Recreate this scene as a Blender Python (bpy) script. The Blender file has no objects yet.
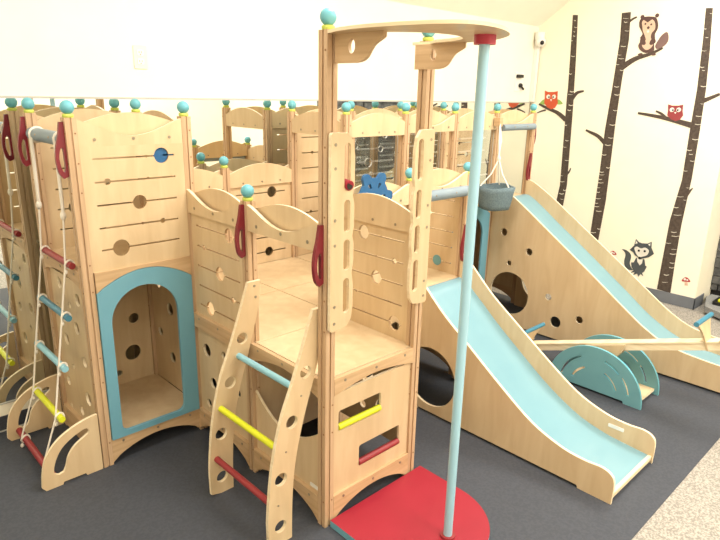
import bpy, math, random
from mathutils import Vector, Matrix
from mathutils.geometry import delaunay_2d_cdt
PI = math.pi
scene = bpy.context.scene
COL = scene.collection

# ------------------------------------------------------------------ camera
CAM = Vector((-1.35566856, -1.57142853, 1.708))
F_PX, PITCH, ROLL, YAW = 597.0848657826291, 0.28768325147400936, 0.022059946052256005, 0.8012098121702563
_cy, _sy = math.cos(YAW), math.sin(YAW)
FW = Vector((_cy*math.cos(PITCH), _sy*math.cos(PITCH), -math.sin(PITCH)))
_rt = Vector((_sy, -_cy, 0)); _up = _rt.cross(FW)
RT = math.cos(ROLL)*_rt + math.sin(ROLL)*_up
UP = -math.sin(ROLL)*_rt + math.cos(ROLL)*_up
cd = bpy.data.cameras.new('camera'); cam = bpy.data.objects.new('camera', cd); COL.objects.link(cam)
cd.sensor_fit = 'HORIZONTAL'; cd.sensor_width = 36; cd.lens = F_PX/720*36; cd.clip_start = .02
cam.matrix_world = Matrix(((RT.x, UP.x, -FW.x, CAM.x), (RT.y, UP.y, -FW.y, CAM.y), (RT.z, UP.z, -FW.z, CAM.z), (0, 0, 0, 1)))
scene.camera = cam

# ------------------------------------------------------------------ light
scene.view_settings.view_transform = 'Standard'; scene.view_settings.look = 'None'
scene.view_settings.gamma = 1; scene.view_settings.exposure = 0.37
w = bpy.data.worlds.new('world'); scene.world = w; w.use_nodes = True
w.node_tree.nodes['Background'].inputs[0].default_value = (1, .96, .9, 1)
w.node_tree.nodes['Background'].inputs[1].default_value = .4

def area(name, loc, sx, sy, power, col=(1, .968, .91), rot=(0, 0, 0)):
    l = bpy.data.lights.new(name, 'AREA'); l.shape = 'RECTANGLE'; l.size = sx; l.size_y = sy; l.energy = power; l.color = col
    o = bpy.data.objects.new(name, l); COL.objects.link(o); o.location = loc; o.rotation_euler = rot
    return o
ZC = 3.2                                                   # flat part of the ceiling
LAMPS = [(-1.6, -.1), (.6, -.1), (2.9, -.35), (-1.6, -2.2), (.7, -2.2), (2.9, -2.2), (-1.6, -4.1), (.7, -4.1), (2.9, -4.1)]  # all out of view; last three added to brighten the front wall
for lx, ly in LAMPS:
    area('unseen_lamp_light', (lx, ly, ZC-.05), 1.15, .55, 20 if lx < -1 else 44)

# ------------------------------------------------------------------ materials
MATS = {}
def srgb(r, g, b):
    f = lambda c: (c/255/12.92) if c/255 <= .04045 else ((c/255+.055)/1.055)**2.4
    return (f(r), f(g), f(b), 1)
def mat(name, col, rough=.5, kind='plain', col2=None, scale=1., metal=0, bump=0, spec=.5, coat=0):
    m = bpy.data.materials.new(name); m.use_nodes = True; nt = m.node_tree; N, L = nt.nodes, nt.links
    b = N['Principled BSDF']; b.inputs['Roughness'].default_value = rough; b.inputs['Metallic'].default_value = metal
    b.inputs['Specular IOR Level'].default_value = spec; b.inputs['Coat Weight'].default_value = coat
    c1 = srgb(*col); c2 = srgb(*(col2 or [max(0, c-12) for c in col]))
    tc = N.new('ShaderNodeTexCoord'); mp = N.new('ShaderNodeMapping'); L.new(tc.outputs['Object'], mp.inputs[0])
    nz = N.new('ShaderNodeTexNoise'); L.new(mp.outputs[0], nz.inputs['Vector'])
    rp = N.new('ShaderNodeValToRGB'); rp.color_ramp.elements[0].color = c2; rp.color_ramp.elements[1].color = c1
    rp.color_ramp.elements[0].position = .32; rp.color_ramp.elements[1].position = .66
    src = nz.outputs['Fac']
    if kind == 'grain_z': mp.inputs['Scale'].default_value = (55*scale, 55*scale, 2.2*scale); nz.inputs['Scale'].default_value = 1; nz.inputs['Detail'].default_value = 5
    elif kind == 'grain_h': mp.inputs['Scale'].default_value = (3*scale, 3*scale, 50*scale); nz.inputs['Scale'].default_value = 1; nz.inputs['Detail'].default_value = 5
    elif kind == 'ply':
        mp.inputs['Scale'].default_value = (9*scale, 9*scale, 1.6*scale); nz.inputs['Scale'].default_value = 1.6; nz.inputs['Detail'].default_value = 6; nz.inputs['Distortion'].default_value = .6
    elif kind == 'speckle':
        nz.inputs['Scale'].default_value = 150*scale; nz.inputs['Detail'].default_value = 3
        rp.color_ramp.elements[0].position = .42; rp.color_ramp.elements[1].position = .58
    else: nz.inputs['Scale'].default_value = 6*scale
    L.new(src, rp.inputs[0]); L.new(rp.outputs[0], b.inputs['Base Color'])
    if bump:
        bp = N.new('ShaderNodeBump'); bp.inputs['Strength'].default_value = bump; bp.inputs['Distance'].default_value = .004
        L.new(src, bp.inputs['Height']); L.new(bp.outputs[0], b.inputs['Normal'])
    MATS[name] = m; return m
mat('ply', (216, 191, 152), .42, 'ply', (205, 177, 137), coat=.15)
mat('ply_edge_lit', (240, 224, 192), .5, 'grain_h', (226, 204, 166))  # plywood edges, top light painted in as a paler tone
mat('post_wood', (204, 172, 137), .45, 'grain_z', (182, 149, 114))
mat('rail_wood', (208, 176, 136), .45, 'grain_h', (188, 154, 114))
mat('groove', (150, 112, 76), .7)
mat('steel', (165, 155, 138), .35, metal=.8)
mat('teal', (108, 174, 186), .4, col2=(98, 172, 185))
mat('teal_door', (110, 164, 182), .45, col2=(106, 160, 178))
mat('teal_dark', (112, 164, 172), .45, col2=(108, 160, 168))
mat('blue_bar', (66, 128, 150), .4, col2=(62, 122, 145))
mat('pale_blue', (140, 192, 206), .4, col2=(136, 188, 202))
mat('pole_blue', (158, 200, 216), .35, col2=(155, 197, 213), coat=.2)
mat('slide_blue', (122, 162, 172), .32, col2=(118, 158, 169), coat=.25)
mat('red', (152, 24, 44), .5, col2=(147, 20, 40))
mat('bar_red', (148, 48, 52), .45, col2=(140, 42, 46))
mat('handle_red', (126, 30, 42), .4, col2=(116, 26, 38))
mat('yellow', (214, 218, 40), .45, col2=(206, 212, 34))
mat('flange', (186, 56, 78), .45)
mat('slot_edge_shade', (172, 140, 100), .7)  # slot sides of the slats, gap shade painted in as darker wood
mat('lime', (196, 208, 96), .5)
mat('wheel_blue', (40, 100, 148), .45)
mat('rope', (236, 228, 214), .8)
mat('grey_pad', (134, 148, 156), .6, col2=(124, 138, 146))
mat('grey_cloth', (108, 126, 130), .9, 'speckle', (94, 110, 116))
mat('white', (240, 238, 232), .5)
mat('wall_paint', (250, 242, 220), .8, col2=(248, 240, 217))
mat('ceiling_paint', (252, 245, 232), .9, col2=(250, 243, 230))
mat('base_grey', (116, 120, 126), .6)
mat('rubber', (66, 69, 76), .75, 'speckle', (60, 63, 70), scale=.6, bump=.12)
mat('carpet', (170, 163, 152), .95, 'speckle', (134, 128, 119), scale=.8, bump=.3)
mat('stone', (96, 95, 93), .85, 'plain', (60, 60, 61), scale=3, bump=.8)
mat('stone_gap', (44, 42, 42), .9)
mat('slate', (150, 150, 148), .7, 'speckle', (126, 126, 124))
mat('black', (22, 22, 24), .5)
mat('bark', (82, 70, 60), .8, 'speckle', (70, 58, 50), scale=.3)
mat('bark_mark', (232, 226, 206), .8)
mat('orange', (206, 92, 58), .8); mat('green', (148, 180, 96), .8); mat('owl_red', (152, 66, 68), .8)
mat('fox_grey', (82, 88, 90), .8); mat('fox_white', (236, 232, 220), .8); mat('brown', (98, 74, 68), .8)
mat('tan', (222, 188, 164), .8); mat('tail', (128, 102, 98), .8); mat('shroom', (176, 48, 58), .8)
mat('dark_lens', (26, 20, 22), .3)
def mirror_mat():
    m = bpy.data.materials.new('mirror_glass'); m.use_nodes = True; b = m.node_tree.nodes['Principled BSDF']
    b.inputs['Base Color'].default_value = (.84, .87, .84, 1); b.inputs['Metallic'].default_value = 1; b.inputs['Roughness'].default_value = .0
    MATS['mirror'] = m
mirror_mat()
def clear_mat():
    m = bpy.data.materials.new('clear_acrylic'); m.use_nodes = True; nt = m.node_tree; N, L = nt.nodes, nt.links
    N.remove(N['Principled BSDF']); out = [n for n in N if n.type == 'OUTPUT_MATERIAL'][0]
    t = N.new('ShaderNodeBsdfTransparent'); t.inputs[0].default_value = (.93, .94, .93, 1)
    g = N.new('ShaderNodeBsdfGlossy'); g.inputs['Roughness'].default_value = .05
    mx = N.new('ShaderNodeMixShader'); mx.inputs[0].default_value = .07
    L.new(t.outputs[0], mx.inputs[1]); L.new(g.outputs[0], mx.inputs[2]); L.new(mx.outputs[0], out.inputs[0]); MATS['clear'] = m
clear_mat()
mat('channel', (188, 186, 178), .5)
mat('outlet_white', (226, 222, 210), .5)
mat('clear_edge', (225, 225, 220), .5)

# ------------------------------------------------------------------ mesh helpers
WORLD = {}                                                   # world position of every built object
class MB:
    def __init__(s): s.v = []; s.f = []; s.m = []; s.sm = []; s.names = []
    def mi(s, name):
        if name not in s.names: s.names.append(name)
        return s.names.index(name)
    def add(s, vs, fs, m, smooth=False):
        o = len(s.v); s.v += [Vector(v) for v in vs]; k = s.mi(m)
        for f in fs: s.f.append([i+o for i in f]); s.m.append(k); s.sm.append(smooth)
        return s
    def box(s, x0, x1, y0, y1, z0, z1, m):
        vs = [(x, y, z) for x in (x0, x1) for y in (y0, y1) for z in (z0, z1)]
        return s.add(vs, [(0, 1, 3, 2), (4, 6, 7, 5), (0, 4, 5, 1), (2, 3, 7, 6), (0, 2, 6, 4), (1, 5, 7, 3)], m)
    def plate(s, axis, a, b, outer, holes=(), m='ply', me='ply_edge_lit'):
        """flat board with cut-outs: outline in the two other axes, thickness a..b along axis"""
        P = []; E = []; F = []
        for loop in [outer]+list(holes):
            loop = [p for i, p in enumerate(loop) if math.hypot(p[0]-loop[i-1][0], p[1]-loop[i-1][1]) > 1e-6]
            if sum(loop[i-1][0]*p[1]-p[0]*loop[i-1][1] for i, p in enumerate(loop)) < 0: loop = loop[::-1]
            o = len(P); n = len(loop); P += [Vector((p[0], p[1])) for p in loop]
            E += [(o+i, o+(i+1) % n) for i in range(n)]; F.append([o+i for i in range(n)])
        V, _, T, _, _, OF = delaunay_2d_cdt(P, [], F, 0, 1e-6)
        keep = [t for t, of in zip(T, OF) if 0 in of and not any(k > 0 for k in of)]
        def put(u, v, c):
            return (c, u, v) if axis == 'x' else (u, c, v) if axis == 'y' else (u, v, c)
        n = len(V); vs = [put(p[0], p[1], a) for p in V]+[put(p[0], p[1], b) for p in V]
        cnt = {}
        for t in keep:
            for i in range(3):
                e = (t[i], t[(i+1) % 3]); cnt[e] = cnt.get(e, 0)+1
        tri = [tuple(t) for t in keep]+[tuple(i+n for i in reversed(t)) for t in keep]
        side = [(e[0], e[1], e[1]+n, e[0]+n) for e in cnt if (e[1], e[0]) not in cnt]
        o = len(s.v); s.v += [Vector(v) for v in vs]; k, ke = s.mi(m), s.mi(me)
        flip = (axis == 'y') != (b > a)
        for f in tri: s.f.append([i+o for i in (f if not flip else f[::-1])]); s.m.append(k); s.sm.append(False)
        for f in side: s.f.append([i+o for i in (f if flip else f[::-1])]); s.m.append(ke); s.sm.append(False)
        return s
    def tube(s, pts, r, m, n=14, cap=True):
        pts = [Vector(p) for p in pts]; rs = r if isinstance(r, (list, tuple)) else [r]*len(pts)
        t0 = (pts[1]-pts[0]).normalized(); ref = Vector((0, 0, 1)) if abs(t0.z) < .9 else Vector((1, 0, 0))
        a = t0.cross(ref).normalized(); rings = []
        for i, p in enumerate(pts):
            t = (pts[min(i+1, len(pts)-1)]-pts[max(i-1, 0)]).normalized(); a = (a-t*a.dot(t)).normalized(); b = t.cross(a)
            rings.append([p+rs[i]*(math.cos(2*PI*k/n)*a+math.sin(2*PI*k/n)*b) for k in range(n)])
        vs = [v for rg in rings for v in rg]; fs = []
        for i in range(len(pts)-1):
            for k in range(n): fs.append((i*n+k, i*n+(k+1) % n, (i+1)*n+(k+1) % n, (i+1)*n+k))
        s.add(vs, fs, m, True)
        if cap: s.add(rings[0]+rings[-1], [tuple(range(n))[::-1], tuple(range(n, 2*n))], m)
        return s
    def sphere(s, c, r, m, nu=24, nv=14, sz=1.):
        vs = []; fs = []
        for j in range(nv+1):
            for i in range(nu):
                th = PI*j/nv; ph = 2*PI*i/nu
                vs.append((c[0]+r*math.sin(th)*math.cos(ph), c[1]+r*math.sin(th)*math.sin(ph), c[2]+r*sz*math.cos(th)))
        for j in range(nv):
            for i in range(nu): fs.append((j*nu+i, (j+1)*nu+i, (j+1)*nu+(i+1) % nu, j*nu+(i+1) % nu))
        return s.add(vs, fs, m, True)
    def screw(s, axis, c, u, v, side, m='steel', r=.006):
        d = Vector((1, 0, 0)) if axis == 'x' else Vector((0, 1, 0)) if axis == 'y' else Vector((0, 0, 1))
        p = Vector((c, u, v)) if axis == 'x' else Vector((u, c, v)) if axis == 'y' else Vector((u, v, c))
        return s.tube([p-d*.001*side, p+d*.0015*side], r, m, 10)
    def build(s, name, parent=None, label=None, pos=None):
        lo = Vector([min(v[i] for v in s.v) for i in range(3)]); hi = Vector([max(v[i] for v in s.v) for i in range(3)])
        c = Vector(pos) if pos else Vector(((lo.x+hi.x)/2, (lo.y+hi.y)/2, lo.z))
        me = bpy.data.meshes.new(name); me.from_pydata([v-c for v in s.v], [], s.f)
        for nme in s.names: me.materials.append(MATS[nme])
        me.polygons.foreach_set('material_index', s.m); me.polygons.foreach_set('use_smooth', s.sm)
        me.validate(); me.update()
        o = bpy.data.objects.new(name, me); COL.objects.link(o); WORLD[o.name] = c
        if parent is not None: o.parent = parent; o.location = c-WORLD[parent.name]
        else: o.location = c
        if label: o['label'] = label
        return o
def thing(name, loc, label, cat, group=None):
    o = bpy.data.objects.new(name, None); o.empty_display_size = .1; COL.objects.link(o); o.location = loc; WORLD[o.name] = Vector(loc)
    return tag(o, label, cat, group)
def tag(o, label, cat, group=None):
    o['label'] = label; o['category'] = cat
    if group: o['group'] = group
    return o
def struct(o): o['kind'] = 'structure'; return o
def rect(u0, u1, v0, v1): return [(u0, v0), (u1, v0), (u1, v1), (u0, v1)]
def rrect(u0, u1, v0, v1, r, n=6):
    out = []
    for cx, cy, a in ((u1-r, v0+r, -PI/2), (u1-r, v1-r, 0), (u0+r, v1-r, PI/2), (u0+r, v0+r, PI)):
        for k in range(n+1): t = a+PI/2*k/n; out.append((cx+r*math.cos(t), cy+r*math.sin(t)))
    return out
def circ(u, v, r, n=28, ry=None):
    ry = ry or r; return [(u+r*math.cos(2*PI*k/n), v+ry*math.sin(2*PI*k/n)) for k in range(n)]
def smooth(pts, n=6):
    """open Catmull-Rom through the points"""
    P = [pts[0]]+list(pts)+[pts[-1]]; out = []
    for i in range(1, len(P)-2):
        for k in range(n):
            t = k/n; q = []
            for d in range(2):
                a, b, c, e = P[i-1][d], P[i][d], P[i+1][d], P[i+2][d]
                q.append(.5*((2*b)+(c-a)*t+(2*a-5*b+4*c-e)*t*t+(-a+3*b-3*c+e)*t**3))
            out.append(tuple(q))
    out.append(tuple(pts[-1])); return out
def closed(pts, n=5):
    m = len(pts); out = []
    for i in range(m):
        for k in range(n):
            t = k/n; q = []
            for d in range(2):
                a, b, c, e = pts[i-1][d], pts[i][d], pts[(i+1) % m][d], pts[(i+2) % m][d]
                q.append(.5*((2*b)+(c-a)*t+(2*a-5*b+4*c-e)*t*t+(-a+3*b-3*c+e)*t**3))
            out.append(tuple(q))
    return out

# ------------------------------------------------------------------ the room
MY = 1.638; XR = 4.03; YE = -.10; XS = 4.42; YB = -4.9; XL = -3.0; Z0 = 2.33
ceil_prof = [(MY, Z0), (MY-(ZC-Z0)/.716, ZC)]
b = MB().box(XL, 3.12, -.905, MY, -.05, 0, 'rubber'); struct(b.build('floor'))
b = MB().box(XL, 6.2, YB, -.905, -.05, -.003, 'carpet').box(3.12, 6.2, -.905, MY, -.05, -.003, 'carpet'); struct(b.build('floor'))
b = MB().box(XL, XR+.4, MY+.012, MY+.12, -.05, ZC, 'wall_paint').box(XL, XR, MY+.0, MY+.012, 1.66, ZC, 'wall_paint'); struct(b.build('wall_back'))
b = MB().box(XL, XR, MY-.003, MY+.012, 0, .152, 'wall_paint').box(XL, XR, MY-.006, MY-.0031, .0, .085, 'rubber').box(XL, XR, MY-.008, MY-.0061, .0, .008, 'channel'); struct(b.build('baseboard_back'))
b = MB().box(XR, XR+.22, YE, MY+.012, -.05, ZC+.1, 'wall_paint'); struct(b.build('wall_right'))
b = MB().box(XR-.006, XR, YE-.006, MY, 0, .10, 'base_grey').box(XR-.006, XR+.22, YE-.006, YE, 0, .10, 'base_grey'); struct(b.build('baseboard_right'))
b = MB().box(XR+.22, 6.2, YE, YE+.1, -.05, ZC+.1, 'wall_paint').box(XS+.12, XS+.2, YB, -2.1, -.05, ZC+.1, 'wall_paint'); struct(b.build('wall_fireside'))
b = MB().box(XL-.1, XL, YB, MY+.1, -.05, ZC+.1, 'wall_paint'); struct(b.build('wall_left'))
b = MB().box(XL, 6.2, YB-.1, YB, -.05, ZC+.1, 'wall_paint'); struct(b.build('wall_front'))
b = MB(); y1 = ceil_prof[1][0]
b.add([(XL, MY+.02, Z0), (6.2, MY+.02, Z0), (6.2, y1, ZC), (XL, y1, ZC), (XL, YB, ZC), (6.2, YB, ZC)], [(0, 1, 2, 3), (3, 2, 5, 4)], 'ceiling_paint')
b.add([(XL, MY+.02, Z0+.08), (6.2, MY+.02, Z0+.08), (6.2, y1, ZC+.08), (XL, y1, ZC+.08), (XL, YB, ZC+.08), (6.2, YB, ZC+.08)], [(3, 2, 1, 0), (4, 5, 2, 3)], 'ceiling_paint')
struct(b.build('ceiling'))
# stacked stone of the fireplace wall
random.seed(4); b = MB(); b.box(XS+.03, XS+.2, -2.1, YE, -.05, ZC+.05, 'stone_gap'); z = .1
while z < 2.6:
    hh = random.choice((.045, .06, .075, .09, .11)); y = -2.1
    while y < YE-.01:
        ln = min(random.uniform(.12, .42), YE-y); d = random.uniform(0, .035)
        b.box(XS-d, XS+.04, y+.004, y+ln-.004, z+.004, z+hh-.003, 'stone'); y += ln
    z += hh
struct(b.build('wall_stone'))
o = MB().plate('z', .02, .07, [(4.27, -.12), (3.98, -.20), (3.80, -.5), (3.86, -1.7), (4.02, -2.0), (XS-.04, -2.08), (XS-.04, -.13)], (), 'slate', 'slate') \
    .plate('z', -.003, .022, [(4.27, -.14), (4.02, -.23), (3.85, -.52), (3.90, -1.68), (4.05, -1.96), (XS-.04, -2.04), (XS-.04, -.15)], (), 'black', 'black').build('hearth')
tag(o, 'grey slate hearth slab at the foot of the stone wall', 'hearth')
o = MB().plate('z', .095, .108, rrect(4.10, 4.24, -.34, -.25, .02), (), 'yellow', 'yellow').plate('z', .071, .096, rrect(4.07, 4.27, -.37, -.22, .02), (), 'black', 'black').build('toy')
tag(o, 'small yellow and black toy lying on the grey hearth', 'toy')

# mirror
t = MB(); t.box(XL+.4, XR-.03, MY-.006, MY, .155, 1.655, 'mirror')
mir = t.build('wall_mirror'); tag(mir, 'wide wall mirror behind the wooden play structure reflecting the towers', 'mirror')
MB().box(XL+.4, XR-.03, MY-.010, MY, 1.652, 1.662, 'channel').build('top_channel', mir)
MB().box(XL+.4, XR-.03, MY-.010, MY, .150, .157, 'channel').build('bottom_channel', mir)
MB().box(XR-.036, XR-.028, MY-.010, MY, .150, 1.664, 'steel').build('side_channel', mir)

# ------------------------------------------------------------------ play structure kit
W = .5; HP = .0225
HL, HH, HT = 1.275, 1.591, 1.902
def post(parent, i, j, top, grooves=True):
    x, y = i*W, j*W; h, g, d = HP, .004, .006
    sec = [(-h, -h), (-g, -h), (-g, -h+d), (g, -h+d), (g, -h), (h, -h), (h, -g), (h-d, -g), (h-d, g), (h, g), (h, h),
           (g, h), (g, h-d), (-g, h-d), (-g, h), (-h, h), (-h, g), (-h+d, g), (-h+d, -g), (-h, -g)]
    b = MB().plate('z', 0, top, [(x+p[0], y+p[1]) for p in sec], (), 'post_wood', 'post_wood')
    z = .12
    while z < top-.03:
        b.screw('x', x-h, y-.013, z, -1, 'groove', .0035); b.screw('y', y-h, x+.013, z, -1, 'groove', .0035); z += .31 if int(z*10) % 2 else .12
    p = b.build('post', parent)
    MB().tube([(x, y, top), (x, y, top+.004), (x, y, top+.012), (x, y, top+.015)], [.019, .0215, .0215, .017], 'lime', 20).build('collar', p)
    MB().sphere((x, y, top+.014+.026), .0275, 'teal', 28, 16).build('finial', p)
    return p
def bow(u0, u1, ve, vm, n=18, p=1.):
    """curve from u1 back to u0, ends ve and middle vm with flattened shoulders"""
    if p < 0: return [(u1-(u1-u0)*k/n, ve+(vm-ve)*max(0, math.sin(PI*k/n))**-p) for k in range(n+1)]
    return [(u1-(u1-u0)*k/n, ve+(vm-ve)*(.5-.5*math.cos(2*PI*k/n))**p) for k in range(n+1)]
def wavy(parent, axis, c, u0, ext, zb, name='guard_board'):
    a, e = u0+HP+.0, u0+W-HP
    f = lambda q0, q1: (min(q0, q1), max(q0, q1))
    p = f(c+ext*.004, c+ext*.020); q = f(c-ext*.020, c-ext*.010)
    b = MB().plate(axis, p[0], p[1], [(a, zb), (e, zb)]+bow(a, e, zb+.108, zb+.040, p=-1.25), (), 'ply', 'ply_edge_lit')
    for k in (.14, .5, .86): b.screw(axis, c+ext*.020, a+(e-a)*k, zb+.028, ext, 'steel', .007)
    b.build(name, parent)
    b = MB().plate(axis, q[0], q[1], [(a, zb), (e, zb)]+bow(a, e, zb+.080, zb+.134, p=-.9), (), 'ply', 'ply_edge_lit')
    for k in (.2, .5, .8): b.screw(axis, c-ext*.020, a+(e-a)*k, zb+.022, -ext, 'steel', .006)
    b.build(name, parent)
def slats(parent, axis, c, u0, z0, z1, holes=None, seed=0, m='ply', me='slot_edge_shade', label=None, gaps=None):
    a, e = u0+.02, u0+W-.02; rnd = random.Random(seed)
    if gaps is None:
        n = int(round((z1-z0)/.1)); gaps = [z1-.045-.098*k for k in range(n)]
        gaps = [g for g in gaps if g > z0+.04]
    H = []
    for k, g in enumerate(gaps):
        H.append(rect(a+.05, e-.05-(0 if holes else rnd.choice((0, 0, .06))), g-.0036, g+.0036))
        if not holes:
            u = rnd.uniform(a+.1, e-.1); r = rnd.choice((.010, .012, .022, .03, .033)); H.append(circ(u, g+rnd.uniform(-.006, .006), r, 24))
    for (u, v, r) in (holes or []): H.append(circ(u, v, r, 28 if r > .02 else 14))
    return MB().plate(axis, c-.006, c+.006, rect(a, e, z0, z1), H, m, me).build('slat_panel' if m != 'clear' else 'clear_slat_panel', parent, label)
def holes_panel(parent, axis, c, u0, z0, z1, holes=None, seed=0):
    rnd = random.Random(seed); a, e = u0+.02, u0+W-.02
    if holes is None:
        holes = []
        for _ in range(60):
            u, v, r = rnd.uniform(a+.06, e-.06), rnd.uniform(z0+.06, z1-.06), rnd.choice((.012, .02, .03, .042))
            if all(math.hypot(u-q[0], v-q[1]) > r+q[2]+.03 for q in holes): holes.append((u, v, r))
            if len(holes) >= 8: break
    return MB().plate(axis, c-.006, c+.006, rect(a, e, z0, z1), [circ(*h) for h in holes], 'ply', 'ply_edge_lit').build('hole_panel', parent)
def base_rail(parent, axis, c, u0, ext, arch=True):
    a, e = u0+HP, u0+W-HP; p = sorted((c+ext*.006, c+ext*.024))
    low = [(a, .012)]+([(a+(e-a)*k/14, .012+.075*math.sin(PI*(k/14))**.7) for k in range(1, 14)] if arch else [])+[(e, .012)]
    b = MB().plate(axis, p[0], p[1], low+[(e, .13), (a, .13)], (), 'rail_wood', 'rail_wood')
    for k in (.12, .5, .88): b.screw(axis, c+ext*.024, a+(e-a)*k, .108, ext, 'steel', .006)
    b.build('base_rail', parent)
def deck_rail(parent, axis, c, u0, ext, z0, z1, arch=.03):
    a, e = u0+HP, u0+W-HP; p = sorted((c+ext*.006, c+ext*.024))
    low = [(a+(e-a)*k/14, z0-.0+arch*math.sin(PI*(k/14))-0) for k in range(0, 15)]
    b = MB().plate(axis, p[0], p[1], low+[(e, z1), (a, z1)], (), 'rail_wood', 'rail_wood')
    for k in (.12, .5, .88): b.screw(axis, c+ext*.024, a+(e-a)*k, z1-.018, ext, 'steel', .006)
    b.build('deck_rail', parent)
def deck(parent, x0, x1, y0, y1, z, t=.016):
    MB().plate('z', z-t, z, rect(x0, x1, y0, y1), (), 'ply', 'ply_edge_lit').build('deck', parent)
def red_handle(parent, x, y, zt, dirx=-1, axis='y'):
    """D shaped red hand grip standing out from a post"""
    s = dirx
    pts = [(.0, 0), (.0, -.215), (.020, -.224), (.036, -.200), (.043, -.150), (.038, -.10), (.026, -.055), (.016, 0)]
    hole = [(.011, -.11), (.010, -.185), (.018, -.196), (.026, -.178), (.030, -.145), (.026, -.115), (.018, -.10)]
    o_ = [(0, 0), (0, -.215)]+smooth(pts[2:], 4)
    if axis == 'y': f = lambda L: [(x+s*p[0], zt+p[1]) for p in L]; b = MB().plate('y', y-.008, y+.008, f(o_), [f(smooth(hole+hole[:1], 3)[:-1])], 'handle_red', 'handle_red')
    else: f = lambda L: [(y+s*p[0], zt+p[1]) for p in L]; b = MB().plate('x', x-.008, x+.008, f(o_), [f(smooth(hole+hole[:1], 3)[:-1])], 'handle_red', 'handle_red')
    ob = b.build('grab_handle', parent)
    return ob
def pad_bar(parent, p0, p1, r=.029):
    b = MB().tube([p0, p1], r, 'grey_pad', 18); P0, P1 = Vector(p0), Vector(p1)
    for k in (.3, .7):
        q = P0.lerp(P1, k); b.sphere(q+Vector((0, 0, .0))-Vector((0 if abs(P1.x-P0.x) > .1 else r*.9, r*.9 if abs(P1.x-P0.x) > .1 else 0, -.004)), .006, 'steel', 10, 6)
    return b.build('padded_bar', parent)

# ---- A : left tower
A = thing('play_tower', (-.25, 1.25, 0), 'wooden play tower with a teal arched doorway, standing at the far left', 'play tower')
for i, j in ((-1, 2), (0, 2), (-1, 3), (0, 3)): post(A, i, j, HH)
base_rail(A, 'y', 1, -.5, -1)
op = [(-.39, .158), (-.14, .158)]+[(-.14+.035*math.sin(PI/2*k/5), .193-.035*math.cos(PI/2*k/5)) for k in range(1, 6)]+[(-.264+.159*math.cos(PI*k/24), .695+.157*math.sin(PI*k/24)) for k in range(25)]+[(-.39-.033*math.cos(PI/2*k/5), .193-.035*math.sin(PI/2*k/5)) for k in range(0, 5)]
MB().plate('y', .968, .984, [(-.474, .13), (-.026, .13), (-.026, .850)]+[(-.026-.448*k/16, .850+.078*math.sin(PI*k/16)**.85) for k in range(1, 16)]+[(-.474, .850)], [op], 'teal_door', 'teal_door').build('door_panel', A, 'teal door panel with a tall arched opening')
b = MB().plate('y', .970, .988, [(-.474, .852)]+[(-.474+.448*k/16, .852+.078*math.sin(PI*k/16)**.85) for k in range(1, 16)]+[(-.026, .852), (-.026, .945), (-.474, .945)], (), 'rail_wood', 'rail_wood')
b.build('deck_rail', A)
slats(A, 'y', .985, -.5, .945, 1.475, holes=[(-.13, 1.425, .034), (-.245, 1.228, .031), (-.345, 1.036, .037), (-.378, 1.328, .014), (-.145, 1.132, .012), (-.2, 1.425, .006), (-.2, 1.33, .006), (-.24, 1.132, .006)],
      gaps=[1.425, 1.328, 1.230, 1.132, 1.036])
MB().plate('y', .986, .990, circ(-.13, 1.425, .0335), (), 'wheel_blue', 'wheel_blue').plate('y', .986, .990, rect(-.12, -.055, 1.4215, 1.4285), (), 'wheel_blue', 'wheel_blue').build('window_insert', A, 'blue round insert in the slat panel')
wavy(A, 'y', 1, -.5, -1, 1.475)
base_rail(A, 'x', -.5, 1, -1, False)
holes_panel(A, 'x', -.5, 1, .13, .87, [(1.186, .635, .032), (1.352, .529, .032), (1.131, .787, .030), (1.131, .482, .026), (1.404, .285, .024), (1.142, .288, .034), (1.252, .180, .026), (1.298, .401, .014), (1.357, .817, .028), (1.245, .732, .014), (1.42, .68, .02), (1.40, .15, .012)])
deck_rail(A, 'x', -.5, 1, -1, .87, .945)
pad_bar(A, (-.505, 1.03, 1.50), (-.505, 1.47, 1.50))
slats(A, 'y', 1.5, -.5, .945, 1.475, seed=5); wavy(A, 'y', 1.5, -.5, 1, 1.475)
holes_panel(A, 'y', 1.5, -.5, .13, .93, [(-.109, .494, .03), (-.130, .296, .045), (-.218, .196, .018), (-.35, .62, .035), (-.3, .42, .016), (-.4, .25, .03), (-.2, .75, .02)])
slats(A, 'x', 0, 1, .945, 1.475, seed=6); wavy(A, 'x', 0, 1, 1, 1.475)
holes_panel(A, 'x', 0, 1, .13, .93, [(1.272, .306, .03), (1.266, .586, .034), (1.12, .45, .04), (1.4, .42, .025), (1.16, .75, .03), (1.38, .7, .02)])
deck(A, -.49, -.01, 1.0, 1.5, .945); deck(A, -.49, -.01, 1.0, 1.5, .13)
red_handle(A, -.5-HP, 1.0, 1.575); red_handle(A, -.5-HP, 1.5, 1.575)

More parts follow.
